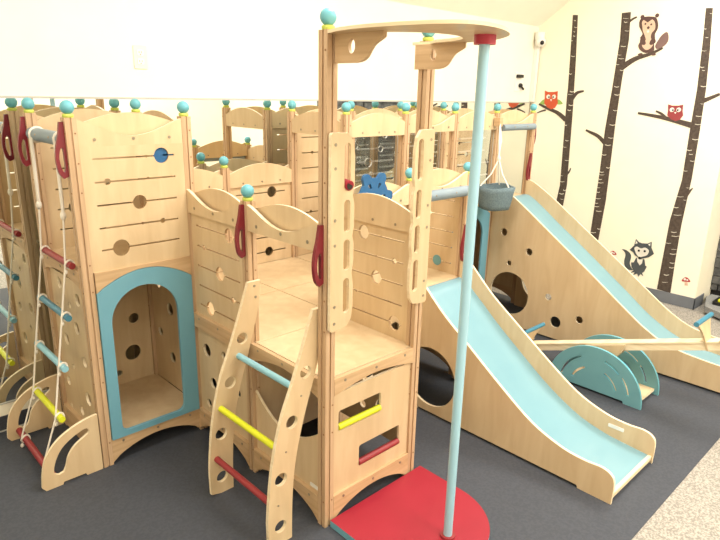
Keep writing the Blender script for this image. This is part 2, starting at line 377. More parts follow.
# ---- B : tall fire-pole tower
B = thing('play_tower', (.25, .25, 0), 'tall wooden play tower with a fire pole, curved roof board and arched ladder opening', 'play tower')
post(B, 0, 0, HT); post(B, 1, 0, HT); post(B, 0, 1, HL); post(B, 1, 1, HL)
base_rail(B, 'y', 0, 0, -1)
b = MB().plate('y', -.012, 0, rect(.02, .48, .13, .585), [rrect(.055, .295, .412, .503, .012), rrect(.172, .42, .198, .298, .012)], 'ply', 'ply_edge_lit'); b.build('climbing_panel', B)
MB().tube([(.057, -.006, .428), (.293, -.006, .428)], .014, 'yellow').build('rung', B, 'yellow rung in the climbing panel')
MB().tube([(.174, -.006, .213), (.418, -.006, .213)], .014, 'bar_red').build('rung', B, 'red rung in the climbing panel')
deck_rail(B, 'y', 0, 0, -1, .585, .655)
base_rail(B, 'x', 0, 0, -1)
b = MB().plate('x', -.006, .006, [(.02, .13), (.48, .13), (.48, .42)]+[(.48-.46*k/16, .42-.11*math.sin(PI*(k/16))**.9) for k in range(1, 16)]+[(.02, .42)], (), 'ply', 'ply_edge_lit').build('bin_panel', B)
MB().plate('x', -.008, -.0065, rrect(.04, .09, .138, .155, .003), (), 'white', 'white').build('sticker', b)
deck_rail(B, 'x', 0, 0, -1, .575, .655, .045)
wavy(B, 'x', 0, 0, -1, 1.155)
holes_panel(B, 'x', .5, 0, .13, .62, seed=3); holes_panel(B, 'y', .5, 0, .13, .62, seed=8)
slats(B, 'x', .5, 0, .655, 1.155, holes=[(.32, 1.105, .032), (.232, .912, .031), (.111, .725, .034), (.125, 1.01, .013), (.40, .815, .013), (.36, .815, .006), (.2, 1.01, .005)], gaps=[1.105, 1.01, .912, .818, .725])
wavy(B, 'x', .5, 0, 1, 1.155)
deck(B, .0, .5, 0, .46, .655)
red_handle(B, -HP, 0, 1.262); red_handle(B, -HP, .5, 1.262)
def grab(side):
    # side +1: board edge at x=-.022 with slots on the right ; -1 mirrored
    f = (lambda L: L) if side > 0 else (lambda L: [(.5-(p[0]), p[1]) for p in L])
    out = [(-.020, .872), (-.012, .864), (.030, .866), (.066, .874), (.084, .90), (.091, .95), (.091, 1.03), (.083, 1.075), (.091, 1.12), (.091, 1.19), (.083, 1.215), (.091, 1.25), (.091, 1.33), (.083, 1.362), (.091, 1.40), (.091, 1.50), (.082, 1.55), (.06, 1.578), (-.013, 1.580), (-.020, 1.572)]
    hs = [rrect(.042, .072, z0, z1, .0145) for z0, z1 in ((1.385, 1.545), (1.232, 1.348), (1.090, 1.205), (.925, 1.06))]
    b = MB().plate('y', -.042, -.028, f(out), [f(h) for h in hs], 'ply', 'ply_edge_lit')
    for z in (1.54, 1.46, 1.28, 1.19, .96, .895): b.screw('y', -.042, 0.0 if side > 0 else .5, z, -1, 'steel', .006)
    b.build('grab_board', B)
grab(1); grab(-1)
MB().tube([(.068, .02, 1.418), (.066, -.0, 1.410), (.062, -.03, 1.402), (.060, -.05, 1.398)], [.008, .012, .017, .018], 'red', 18, cap=True) \
    .tube([(.060, -.0502, 1.398), (.060, -.0512, 1.398)], .013, 'dark_lens', 16).build('speaking_tube', B, 'red speaking tube poking through the grab board')
# roof board, brackets, pole and landing pad
def dshape(x0, x1, yb, yc, r, n=32):
    cx = (x0+x1)/2
    return [(x0, yb)]+[(cx-((x1-x0)/2)*math.cos(PI*k/n), yc-r*math.sin(PI*k/n)) for k in range(n+1)]+[(x1, yb)]
outline = [(.02, -.024)]+smooth([(-.024, -.024), (-.060, -.12), (-.075, -.24), (-.062, -.38), (-.03, -.49), (.03, -.553), (.15, -.552), (.299, -.490), (.40, -.40), (.463, -.30), (.488, -.16), (.515, -.03)], 5)+[(.530, .055), (.474, .055)]
inner = [(.474, -.03)]+[(.225+.20*math.cos(PI*k/24), -.10-.225*math.sin(PI*k/24)) for k in range(25)]+[(.02, -.03)]
MB().plate('z', 1.889, 1.899, outline+inner, (), 'ply', 'ply_edge_lit').build('roof_board', B)
def bracket(x):
    pts = [(-.026, 1.889), (-.245, 1.889), (-.245, 1.872)]+smooth([(-.235, 1.866), (-.205, 1.852), (-.188, 1.835), (-.172, 1.815), (-.15, 1.804), (-.12, 1.800)], 4)+[(-.026, 1.800)]
    MB().plate('x', x-.006, x+.008, pts, [circ(-.105, 1.850, .016, 20, .022)], 'rail_wood', 'rail_wood').build('roof_bracket', B)
bracket(.012)
pts = [(.035, 1.889), (-.20, 1.889), (-.20, 1.872)]+smooth([(-.19, 1.866), (-.16, 1.852), (-.143, 1.835), (-.127, 1.815), (-.105, 1.804), (-.08, 1.800)], 4)+[(.035, 1.800)]
MB().plate('x', .468, .4738, pts, [circ(-.055, 1.850, .014, 20, .020)], 'rail_wood', 'rail_wood').build('roof_bracket', B)
PX, PY = .286, -.41
MB().tube([(PX, PY, .03), (PX, PY, 1.885)], .0175, 'pole_blue', 24).build('fire_pole', B, 'pale blue fire pole')
MB().tube([(PX, PY, 1.861), (PX, PY, 1.889)], .034, 'flange', 28).build('pole_flange', B, 'red flange under the roof board')
MB().tube([(PX, PY, .031), (PX, PY, .040)], .03, 'bar_red', 24).build('pole_flange', B, 'dark red flange on the landing pad')
pad = [(0, -.03)]+[(.28-.28*math.cos(PI*k/34), -.27-.285*math.sin(PI*k/34)) for k in range(35)]+[(.56, -.03)]
MB().plate('z', 0, .031, pad, (), 'red', 'teal_door').build('landing_pad', B, 'red landing pad with a blue edge')

# ---- ladder with curved side boards
LD = thing('arched_ladder', (-.12, .25, 0), 'curved plywood ladder with pale blue, yellow and red rungs leaning on the tall tower', 'ladder')
OUT = [(-.264, .12), (-.258, .20), (-.238, .36), (-.197, .53), (-.14, .67), (-.09, .80), (-.040, .94)]
INN = [(.022, .94), (.007, .82), (-.046, .64), (-.094, .49), (-.130, .34), (-.147, .18), (-.152, 0)]
def rail_prof(): return [(-.215, 0), (-.262, .012)]+smooth(OUT, 5)+smooth(INN, 5)
for y in (.036, .464):
    hs = [circ(-.206, .080, .027), circ(-.200, .290, .028), circ(-.145, .515, .027), circ(-.078, .700, .026)]
    b = MB().plate('y', y-.008, y+.008, rail_prof(), hs, 'ply', 'ply_edge_lit')
    for u, z in ((-.215, .18), (-.175, .40), (-.10, .61)): b.screw('y', y-.008, u, z, -1, 'steel', .004)
    for u, v in ((-.01, .92), (-.005, .87)): b.screw('y', y-.008, u, v, -1, 'steel', .006)
    b.build('side_board', LD)
for x, z, m, n in ((-.228, .178, 'bar_red', 'dark red rung'), (-.196, .410, 'yellow', 'yellow rung'), (-.098, .625, 'pale_blue', 'pale blue rung')):
    MB().tube([(x, .044, z), (x, .456, z)], .0135, m, 16).build('rung', LD, n)

# ---- rope ladder
RL = thing('rope_ladder', (-.63, 1.25, 0), 'white rope ladder with red, blue and yellow rungs hanging on the teal door tower', 'rope ladder')
def arch_support(y):
    out = [(-.528, .0), (-.60, .0), (-.605, .012), (-.70, .012), (-.705, 0), (-.775, 0), (-.79, .02)]+smooth([(-.785, .07), (-.765, .15), (-.715, .215), (-.65, .255), (-.58, .278), (-.528, .285)], 5)
    slot = smooth([(-.715, .055), (-.735, .075), (-.722, .13), (-.69, .18), (-.64, .215), (-.585, .235), (-.57, .215), (-.585, .200), (-.635, .170), (-.668, .13), (-.683, .085), (-.695, .06)], 4)
    MB().plate('y', y-.007, y+.007, out, [slot], 'ply', 'ply_edge_lit').build('arch_support', RL)
arch_support(.985); arch_support(1.515)
bars = [(-.535, .97, 'bar_red', 'red'), (-.575, .74, 'blue_bar', 'blue'), (-.615, .51, 'pale_blue', 'pale blue'), (-.655, .275, 'yellow', 'yellow')]
for x, z, m, n in bars:
    MB().tube([(x, 1.05, z), (x, 1.44, z)], .0145, m, 16).build('rung', RL, n+' rung')
MB().tube([(-.735, .992, .045), (-.735, 1.508, .045)], .0155, 'bar_red', 16).build('rung', RL, 'dark red bar near the floor')
for y in (1.085, 1.405):
    b = MB(); yy = y+.0
    b.tube([(-.532, yy-.006, 1.49), (-.535, yy-.004, 1.2)], .0065, 'rope', 8).tube([(-.532, yy+.008, 1.49), (-.535, yy+.003, 1.2)], .0065, 'rope', 8)
    b.sphere((-.536, yy, 1.185), .013, 'rope', 10, 8, 1.6)
    b.tube([(-.505-.032*math.sin(2*PI*k/14), yy, 1.50+.032*math.cos(2*PI*k/14)) for k in range(15)], .006, 'rope', 8, False)
    b.build('rope_sling', RL)
    b = MB(); pts = [(-.536, yy, 1.18)]+[(x-.017, yy, z) for x, z, _, _ in bars]+[(-.75, yy+.0, .06)]
    b.tube(pts, .0045, 'rope', 8)
    for x, z, _, _ in bars+[(-.735, .045, 0, 0)]:
        b.tube([(x+.0185*math.cos(2*PI*k/14), yy+.004*math.sin(4*PI*k/14), z+.0185*math.sin(2*PI*k/14)) for k in range(15)], .005, 'rope', 8, False)
        b.sphere((x-.018, yy, z-.03), .0085, 'rope', 10, 8, 1.3)
    b.build('rope', RL)

# ---- M : low raised deck joining the towers
M = thing('play_deck', (.9, 1.0, 0), 'raised wooden play deck with low slatted sides linking the towers behind the tall pole tower', 'play deck')
for i, j in ((1, 3), (2, 1), (3, 1)): post(M, i, j, HL)
base_rail(M, 'x', 0, .5, -1)
holes_panel(M, 'x', 0, .5, .13, .59, [(.895, .475, .034), (.847, .313, .03), (.628, .351, .026), (.900, .183, .022), (.72, .24, .034), (.60, .2, .016), (.74, .5, .02)])
deck_rail(M, 'x', 0, .5, -1, .585, .655, 0)
slats(M, 'x', 0, .5, .655, 1.155, holes=[(.648, 1.10, .034), (.738, .905, .033), (.840, .709, .034), (.870, 1.003, .012), (.636, .806, .014), (.90, 1.10, .006), (.60, 1.003, .007), (.93, .905, .006)], gaps=[1.10, 1.003, .905, .807, .709])
wavy(M, 'x', 0, .5, -1, 1.155)
for u in (0, .5):
    slats(M, 'y', 1.5, u, .655, 1.155, holes=None if u == 0 else [(.83, 1.105, .034), (.62, 1.01, .012), (.75, .915, .033), (.66, .82, .013), (.8, .725, .03)], gaps=[1.105, 1.01, .915, .82, .725], seed=12)
    wavy(M, 'y', 1.5, u, 1, 1.155); holes_panel(M, 'y', 1.5, u, .13, .62, seed=14+int(u*2)); base_rail(M, 'y', 1.5, u, 1)
slats(M, 'y', .5, .5, .655, 1.155, seed=20); wavy(M, 'y', .5, .5, -1, 1.155); holes_panel(M, 'y', .5, .5, .13, .62, seed=21); base_rail(M, 'y', .5, .5, -1)
wavy(M, 'y', .5, 1.0, -1, 1.185)
pad_bar(M, (1.03, .475, 1.183), (1.47, .475, 1.183), .030)
slats(M, 'x', 1.5, .5, .655, 1.155, holes=[(.90, .915, .032), (.76, 1.01, .015), (.68, .72, .032), (.70, 1.105, .008), (.62, 1.01, .006)], gaps=[1.105, 1.01, .915, .82, .72])
MB().plate('x', 1.492, 1.4935, circ(.68, .72, .033), (), 'teal_dark', 'teal_dark').build('window_insert', M, 'teal round insert in the slat panel')
wavy(M, 'x', 1.5, .5, 1, 1.155); holes_panel(M, 'x', 1.5, .5, .13, .62, seed=23); base_rail(M, 'x', 1.5, .5, 1)
deck_rail(M, 'y', .5, 1.0, -1, .585, .65)
deck(M, .0, .5, .465, .985, .655); deck(M, .505, 1.0, .52, .985, .655); deck(M, .0, .5, .99, 1.49, .655); deck(M, .505, .995, .99, 1.49, .655); deck(M, 1.005, 1.495, .5, .985, .655)
MB().plate('y', .466, .480, [(1.03, .66), (1.05, .66), (1.05, .7), (1.03, .7)], ()).build('slide_hook', M)
red_handle(M, 1.5-HP, .46, .985, -1)
# steering wheel behind the low board
SW = thing('steering_wheel', (.73, .47, 1.2), 'blue toy steering wheel with round knobs and slots, behind the low arched board', 'steering wheel')
cx, cz = .688, 1.226
out = []
for k in range(96):
    a = 2*PI*k/96; dl = ((a-PI/2-PI/6+PI/6) % (PI/3))-PI/6; q = .027**2-(.102*math.sin(dl))**2; r = max(.094, .102*math.cos(dl)+math.sqrt(q)) if q > 0 else .094; out.append((cx+r*math.cos(a), cz+r*math.sin(a)))
hs = [circ(cx, cz+.0, .012)]+[[(cx+r*math.cos(a+da), cz+r*math.sin(a+da)) for r, da in ((.050, -.14), (.076, -.11), (.076, .11), (.050, .14))] for a in [PI/2+PI/3*q+PI/6 for q in range(6)]]
MB().plate('y', .448, .464, out, hs, 'wheel_blue', 'wheel_blue').build('rim', SW)
MB().tube([(cx, .444, cz), (cx, .48, cz)], .012, 'steel', 12).build('axle', SW)

# ---- C1 : window tower
C = thing('play_tower', (1.25, 1.25, 0), 'square open-windowed wooden tower in the middle, seen past the tall pole tower', 'play tower')
for i, j in ((2, 2), (3, 2), (2, 3), (3, 3)): post(C, i, j, HH)
wavy(C, 'y', 1.0, 1.0, 1, 1.465); wavy(C, 'x', 1.0, 1.0, 1, 1.465)
slats(C, 'y', 1.5, 1.0, .655, 1.475, seed=31); wavy(C, 'y', 1.5, 1.0, 1, 1.475); holes_panel(C, 'y', 1.5, 1.0, .13, .62, seed=32)
deck(C, 1.005, 1.495, .99, 1.49, .655)
MB().plate('y', .994, 1.006, rect(1.02, 1.48, .66, 1.10), ()).build('lower_panel', C)
holes_panel(C, 'y', 1.0, 1.0, .13, .63, seed=33); base_rail(C, 'y', 1.0, 1.0, -1)

# ---- C2 : far right tower with the high deck
D = thing('play_tower', (2.4, 1.25, 0), 'long high-deck wooden tower at the right, leading to the larger slide', 'play tower')
for i, j in ((4, 2), (5, 2), (6, 2), (4, 3), (5, 3), (6, 3)): post(D, i, j, HH)
for k, x in enumerate((1.5, 2.0, 2.5)):
    wavy(D, 'y', 1.0, x, -1 if k != 1 else 1, 1.475)
    wavy(D, 'y', 1.5, x, 1, 1.475)
    deck(D, x+.005, x+.495, 1.0, 1.49, .945)
    holes_panel(D, 'y', 1.5, x, .13, .93, seed=40+k)
wavy(D, 'x', 3.0, 1.0, 1, 1.475)
cg = [1.42, 1.33, 1.24, 1.15, 1.06]
slats(D, 'y', 1.5, 1.5, .945, 1.475, seed=50, m='clear', me='clear_edge', gaps=cg); slats(D, 'y', 1.5, 2.0, .945, 1.475, seed=51, m='clear', me='clear_edge', gaps=cg)
slats(D, 'y', 1.5, 2.5, .945, 1.475, seed=52)
slats(D, 'y', 1.0, 2.0, .945, 1.475, seed=53, m='clear', me='clear_edge', gaps=cg)
MB().plate('y', .970, .984, [(2.026, .13), (2.474, .13), (2.474, .850)]+[(2.474-.448*k/16, .850+.078*math.sin(PI*k/16)**.85) for k in range(1, 16)]+[(2.026, .850)], [[(p[0]+2.5, p[1]) for p in op]], 'teal_door', 'teal_door').build('door_panel', D, 'teal door panel with an arched opening')
MB().plate('y', .970, .988, [(2.026, .852)]+[(2.026+.448*k/16, .852+.078*math.sin(PI*k/16)**.85) for k in range(1, 16)]+[(2.474, .852), (2.474, .945), (2.026, .945)], (), 'rail_wood', 'rail_wood').build('deck_rail', D)
holes_panel(D, 'y', 1.0, 1.5, .13, .93, seed=60)
for x in (1.5, 2.0): base_rail(D, 'y', 1.0, x, -1)
deck_rail(D, 'y', 1.0, 2.5, -1, .87, .94); holes_panel(D, 'x', 3.0, 1.0, .13, .93, seed=61); base_rail(D, 'x', 3.0, 1.0, 1)
pad_bar(D, (2.53, .962, 1.487), (2.97, .962, 1.487), .024)
red_handle(D, 3.0-HP, .965, 1.28, -1); red_handle(D, 3.0+HP, 1.0, 1.56, 1)
MB().box(2.43, 2.47, .925, .974, 1.50, 1.56, 'rail_wood').build('hook_block', D)

# ---- slides
def slide(name, x0, x1, y0, top, surf, ybot, holes, label, start_bottom):
    """top: (y,z) profile of the side boards from the deck down"""
    S = thing(name, ((x0+x1)/2, (y0+ybot)/2, 0), label, 'slide')
    prof = smooth(top, 5)
    foot = [(ybot+.004, .0), (ybot+.16, .0), (ybot+.165, .014), (start_bottom-.1, .014), (start_bottom-.1, 0), (start_bottom, 0)]
    for k, x in enumerate((x0, x1-.014)):
        MB().plate('x', x, x+.014, prof+foot, [h for h in holes], 'ply', 'ply_edge_lit').build('side_board', S)
    # sliding surface
    sp = smooth(surf, 8)
    vs = []; fs = []
    n = len(sp)
    for x in (x0+.014, x1-.014):
        for (y, z) in sp: vs.append((x, y, z))
        for (y, z) in sp: vs.append((x, y, z-.008))
    for i in range(n-1):
        fs += [(i, i+1, 2*n+i+1, 2*n+i), (n+i, 3*n+i, 3*n+i+1, n+i+1)]
    fs += [(0, 2*n, 3*n, n), (n-1, 2*n-1, 4*n-1, 3*n-1)]
    b = MB().add(vs, fs, 'slide_blue', True); o_ = b.build('slide_surface', S)
    b = MB().box(x0+.014, x1-.014, sp[-1][0]-.004, sp[-1][0]+.012, sp[-1][1]-.02, sp[-1][1]+.003, 'ply_edge_lit').build('end_lip', S)
    return S
top1 = [(.472, .815), (.40, .765), (.30, .672), (.208, .594), (.045, .478), (-.148, .341), (-.334, .222), (-.493, .165), (-.610, .152), (-.69, .156), (-.735, .140), (-.752, .105), (-.752, .02)]
surf1 = [(.472, .665), (.42, .652), (.35, .595), (.27, .53), (.18, .455), (.02, .335), (-.17, .20), (-.35, .103), (-.50, .060), (-.62, .046), (-.742, .036)]
S1 = slide('slide', 1.0, 1.468, .47, top1, surf1, -.756, [circ(.29, .225, .17, 48)], 'lower slide with pale blue surface and plywood sides, ending at front right', .472)
MB().plate('x', 1.4520, 1.4538, rrect(-.60, -.52, .103, .122, .004), (), 'white', 'white').build('sticker', S1)
top2 = [(.972, 1.075), (.90, 1.055), (.776, .985), (.652, .905), (.520, .815), (.269, .645), (.070, .508), (-.10, .388), (-.26, .282), (-.40, .218), (-.56, .19), (-.80, .175), (-1.0, .168), (-1.08, .150), (-1.10, .11), (-1.10, .02)]
surf2 = [(.972, .955), (.92, .945), (.82, .885), (.65, .765), (.50, .665), (.24, .485), (.04, .345), (-.12, .23), (-.28, .145), (-.42, .10), (-.58, .078), (-.80, .062), (-1.085, .05)]
S2 = slide('slide', 2.5, 2.965, .97, top2, surf2, -1.104, [circ(.851, .724, .028), circ(.625, .614, .027), circ(.783, .495, .021), circ(.434, .314, .026), circ(.76, .26, .165, 48), circ(.357, .142, .042), circ(.181, .21, .027)],
           'taller slide with a holed plywood side beside the mural wall', .972)

# ---- hanging bucket
BK = thing('hanging_bucket', (2.30, .80, .90), 'grey cloth bucket hanging on a white rope at the right tower', 'bucket')
bx, by = 2.285, .815; b = MB(); n = 40; rows = [(1.095, .124), (1.098, .132), (1.062, .128), (1.015, .121), (.965, .112), (.935, .104), (.932, .09)]
vs = []; fs = []
for j, (z, r) in enumerate(rows):
    for k in range(n):
        a = 2*PI*k/n; rr = r*(1+.02*math.sin(5*a+j*.8)+.018*math.sin(11*a+1.7*j)+.012*math.sin(17*a)); vs.append((bx+rr*math.cos(a), by+rr*math.sin(a), z+(.006 if j < 3 else .003)*math.sin(3*a+.7)))
for j in range(len(rows)-1):
    for k in range(n): fs.append((j*n+k, (j+1)*n+k, (j+1)*n+(k+1) % n, j*n+(k+1) % n))
fs.append(tuple((len(rows)-1)*n+k for k in reversed(range(n))))
b.add(vs, fs, 'grey_cloth', True)
vs = []; fs = []; rin = [(1.095, .124), (1.045, .117), (.94, .092)]
for j, (z, r) in enumerate(rin):
    for k in range(n):
        a = 2*PI*k/n; rr = r*(1+.02*math.sin(7*a)); vs.append((bx+rr*math.cos(a), by+rr*math.sin(a), z+(.006*math.sin(3*a+.7) if j == 0 else 0)))
for j in range(2):
    for k in range(n): fs.append((j*n+k, j*n+(k+1) % n, (j+1)*n+(k+1) % n, (j+1)*n+k))
fs.append(tuple(2*n+k for k in range(n))); b.add(vs, fs, 'grey_cloth', True); b.build('bucket_body', BK)
b = MB()
for q in (0, 1, 2):
    a = 2*PI*q/3+.4; b.tube([(bx+.12*math.cos(a), by+.12*math.sin(a), 1.092), (bx+.045*math.cos(a)+.02, by+.045*math.sin(a)+.01, 1.18), (2.33, .84, 1.28)], .005, 'rope', 8)
b.sphere((2.33, .84, 1.285), .014, 'rope', 10, 8, 1.5)
b.tube([(2.33, .84, 1.285), (2.40, .895, 1.40), (2.45, .935, 1.53)], .0065, 'rope', 8).tube([(2.334, .85, 1.285), (2.43, .90, 1.40), (2.455, .94, 1.53)], .0065, 'rope', 8)
b.build('rope', BK)

# ---- seesaw
SS = thing('seesaw', (2.08, -.21, 0), 'wooden seesaw on two teal half-disc sides, standing between the two slides', 'seesaw')
def half(x):
    out = [(-.50, .0), (-.40, .0), (-.395, .015), (-.03, .015), (-.025, 0), (.08, 0)]+[(-.21+.29*math.cos(PI*k/36), .01+.278*math.sin(PI*k/36)) for k in range(37)]
    hs = []
    for r, a0, a1 in ((.215, .18, 1.12), (.215, 1.82, 2.30), (.215, 2.42, 2.92), (.145, .35, 1.12), (.145, 1.98, 2.80)):
        m_ = 10; hs.append([(-.21+(r+.007)*math.cos(a0+(a1-a0)*k/m_), .01+(r+.007)*math.sin(a0+(a1-a0)*k/m_)) for k in range(m_+1)]+[(-.21+(r-.007)*math.cos(a1-(a1-a0)*k/m_), .01+(r-.007)*math.sin(a1-(a1-a0)*k/m_)) for k in range(m_+1)])
    MB().plate('x', x, x+.016, out, hs, 'teal_dark', 'teal').build('half_disc', SS)
half(1.942); half(2.200)
MB().plate('z', .022, .038, rect(1.958, 2.200, -.475, .02), ()).build('footboard', SS)
MB().tube([(1.958, -.21, .235), (2.200, -.21, .235)], .012, 'steel', 12).build('pivot', SS)
sl = -.338
def zc(y): return .273+sl*(y+.21)
b = MB(); ya, yb2 = .50, -.98; nx = Vector((0, -sl, 1)).normalized()
for xa, xb in ((2.050, 2.066), (2.106, 2.122)):
    b.add([(xa, ya, zc(ya)-.03), (xb, ya, zc(ya)-.03), (xa, yb2, zc(yb2)-.03), (xb, yb2, zc(yb2)-.03), (xa, ya, zc(ya)+.012), (xb, ya, zc(ya)+.012), (xa, yb2, zc(yb2)+.012), (xb, yb2, zc(yb2)+.012)],
          [(0, 1, 3, 2), (4, 6, 7, 5), (0, 4, 5, 1), (2, 3, 7, 6), (0, 2, 6, 4), (1, 5, 7, 3)], 'ply_edge_lit')
b.add([(2.045, ya, zc(ya)+.012), (2.127, ya, zc(ya)+.012), (2.045, yb2, zc(yb2)+.012), (2.127, yb2, zc(yb2)+.012), (2.045, ya, zc(ya)+.02), (2.127, ya, zc(ya)+.02), (2.045, yb2, zc(yb2)+.02), (2.127, yb2, zc(yb2)+.02)],
      [(0, 1, 3, 2), (4, 6, 7, 5), (0, 4, 5, 1), (2, 3, 7, 6), (0, 2, 6, 4), (1, 5, 7, 3)], 'ply_edge_lit'); b.build('beam', SS)
for xa in (2.030, 2.127):
    MB().plate('x', xa, xa+.012, [(-.32, zc(-.32)-.02), (-.10, zc(-.10)-.02), (-.10, zc(-.10)+.006), (-.32, zc(-.32)+.006)][::-1]+[] if False else [(-.33, zc(-.33)+.01), (-.31, zc(-.33)-.05), (-.25, .185), (-.20, .175), (-.14, .20), (-.10, zc(-.1)-.03), (-.09, zc(-.09)+.01)], ()).build('pivot_bracket', SS)
for y, s in ((-.735, 1), (.32, -1)):
    # flared plywood handle plate leaning towards the middle, blue bar on top
    z0 = zc(y)+.02; dy = .035*s; vs = []
    prof = [(.036, -.05), (.040, -.02), (.048, .02), (.062, .055), (.086, .085), (.096, .10)]
    for wd, hh in prof: vs += [(2.086-wd, y+dy*hh/.1, z0+hh), (2.086+wd, y+dy*hh/.1, z0+hh), (2.086-wd, y+.012+dy*hh/.1, z0+hh), (2.086+wd, y+.012+dy*hh/.1, z0+hh)]
    fs = []
    for k in range(len(prof)-1):
        o_ = 4*k; fs += [(o_, o_+1, o_+5, o_+4), (o_+2, o_+6, o_+7, o_+3), (o_, o_+4, o_+6, o_+2), (o_+1, o_+3, o_+7, o_+5)]
    fs += [(0, 2, 3, 1), (len(vs)-4, len(vs)-3, len(vs)-1, len(vs)-2)]
    hp = MB().add(vs, fs, 'ply').build('handle_plate', SS)
    MB().tube([(1.966, y+.006+dy, z0+.108), (2.206, y+.006+dy, z0+.108)], .0135, 'blue_bar', 16).build('handle_bar', hp)
for y in (-.88, .40):
    MB().add([(2.086+sx*.07, y+sy*.08, zc(y+sy*.08)+sz) for sx in (-1, 1) for sy in (-1, 1) for sz in (.020, .034)], [(0, 1, 3, 2), (4, 6, 7, 5), (0, 4, 5, 1), (2, 3, 7, 6), (0, 2, 6, 4), (1, 5, 7, 3)], 'ply').build('seat', SS)

# ------------------------------------------------------------------ things on the walls
def wy(px, py):
    """photograph point carried onto the mural wall: gives (y, z)"""
    d = FW+(px-360)/F_PX*RT-(py-270)/F_PX*UP; q = CAM+d*((XR-CAM.x)/d.x); return (q.y, q.z)
def decal(b, pts, m, lift=.0, n=0):
    P = [wy(*p) for p in pts]
    if n: P = closed(P, n)
    b.plate('x', XR-.0022-lift, XR-.0008-lift if lift == 0 else XR-.0022-lift+.0008, P, (), m, m); return b
def disc(b, px, py, r, m, lift, ry=None):
    c = wy(px, py); b.plate('x', XR-.0022-lift, XR-.0014-lift, circ(c[0], c[1], r, 20, ry), (), m, m); return b
def limb(pts, w0, w1):
    L = smooth(pts, 4); a, c = [], []
    for i, p in enumerate(L):
        q = Vector(L[min(i+1, len(L)-1)])-Vector(L[max(i-1, 0)]); q.normalize(); nn = Vector((-q.y, q.x)); ww = w0+(w1-w0)*i/(len(L)-1)
        a.append((p[0]+nn.x*ww, p[1]+nn.y*ww)); c.append((p[0]-nn.x*ww, p[1]-nn.y*ww))
    return a+c[::-1]
def tree(label, left, right, limbs, seed):
    b = MB(); decal(b, left+right[::-1], 'bark')
    for i, (pts, w0, w1) in enumerate(limbs): decal(b, limb(pts, w0, w1), 'bark', .0002*(i+1)+.0004)
    rnd = random.Random(seed)
    y0, y1 = left[0][1]+5, left[-1][1]-4; y = y0
    while y < y1:
        k = next(i for i in range(len(left)-1) if left[i+1][1] >= y); t = (y-left[k][1])/(left[k+1][1]-left[k][1])
        xl = left[k][0]*(1-t)+left[k+1][0]*t
        k = next((i for i in range(len(right)-1) if right[i+1][1] >= y), len(right)-2); t = (y-right[k][1])/(right[k+1][1]-right[k][1]); xr = right[k][0]*(1-t)+right[k+1][0]*t
        ww = (xr-xl)*rnd.uniform(.3, .65); s = rnd.random(); xa = xl if s < .35 else (xr-ww if s < .7 else (xl+xr-ww)/2); h = rnd.uniform(.4, .9)
        decal(b, [(xa, y), (xa+ww*.5, y+h*.9), (xa+ww, y+.3), (xa+ww, y+h), (xa+ww*.5, y+h*1.7), (xa, y+h*.8)], 'bark_mark', .0018)
        y += rnd.choice((4, 6, 9, 15))*rnd.uniform(.7, 1.2)
    tag(b.build('tree_decal'), label, 'wall decal', 'birch tree decals on the cream wall')
tree('thin birch trunk decal nearest the room corner, orange owl branch', [(573, 15), (570, 60), (568, 88), (567, 97), (562, 160), (560, 185), (556, 203)], [(578, 15), (576, 60), (574, 92), (573, 110), (569, 160), (567, 185), (563, 206)],
     [([(571, 100), (577, 93), (584, 91)], 2.3, .8), ([(566, 120), (558, 113), (547, 108), (539, 104)], 2.4, .9), ([(566, 175), (569, 172), (571, 168)], 1.3, .4), ([(546, 110), (542, 111), (537, 113)], .9, .5)], 1)
tree('middle birch trunk decal under the beaver decal', [(622, 13), (620, 40), (612, 90), (605, 130), (600, 170), (594, 210), (590, 236)], [(631, 12), (629, 40), (622, 80), (616, 120), (611, 160), (606, 200), (598, 242)],
     [([(621, 68), (635, 59), (650, 54), (663, 48)], 3, .9), ([(629, 22), (633, 19), (637, 17)], 1.2, .8), ([(605, 143), (598, 136), (590, 132), (586, 130)], 2.2, .9)], 2)
tree('rightmost birch trunk decal with red owl branch', [(706, 8), (703, 40), (697, 90), (690, 130), (682, 180), (670, 220), (662, 262), (657, 289)], [(713, 8), (710, 50), (706, 90), (700, 130), (692, 178), (681.5, 225), (675.5, 260), (670.5, 293)],
     [([(700, 102), (708, 99), (720, 94)], 2.6, 1.3), ([(694, 126), (680, 122), (660, 117), (638, 113)], 3.2, 1.1), ([(667, 119), (662, 114), (656, 111)], 1.6, .9), ([(686, 196), (690, 191), (693, 188)], 2, .4)], 3)
def owl(cx, cy, s, body, label, wings, wx=1.):
    b = MB(); decal = lambda b_, P, m, lf=0, n=0, cx=cx: globals()['decal'](b_, [(cx+(p[0]-cx)*wx, p[1]) for p in P], m, lf, n)
    if wings:
        for q in (-1, 1): decal(b, [(cx+q*6.5*s, cy+.5*s), (cx+q*9*s, cy+1*s), (cx+q*12*s, cy+4.5*s), (cx+q*9*s, cy+5.5*s), (cx+q*6*s, cy+5*s)], 'green', 0, 3)
    decal(b, [(cx-6.5*s, cy-9*s), (cx-3*s, cy-7.5*s), (cx+3*s, cy-7.5*s), (cx+7*s, cy-8.5*s), (cx+6.5*s, cy-1*s), (cx+7*s, cy+4*s), (cx+4*s, cy+9*s), (cx, cy+10.5*s), (cx-4*s, cy+8.5*s), (cx-7.3*s, cy+4*s), (cx-6.6*s, cy-2*s)], body, .0009)
    for q in (-1, 1): disc(b, cx+q*3*s*wx, cy-2.6*s, .021*s, 'fox_white', .0018); disc(b, cx+q*2.2*s*wx, cy-2.2*s, .0085*s, 'black', .0027)
    decal(b, [(cx-1.1*s, cy), (cx+1.1*s, cy), (cx, cy+2.4*s)], 'fox_white', .0027)
    tag(b.build('owl_decal'), label, 'wall decal')
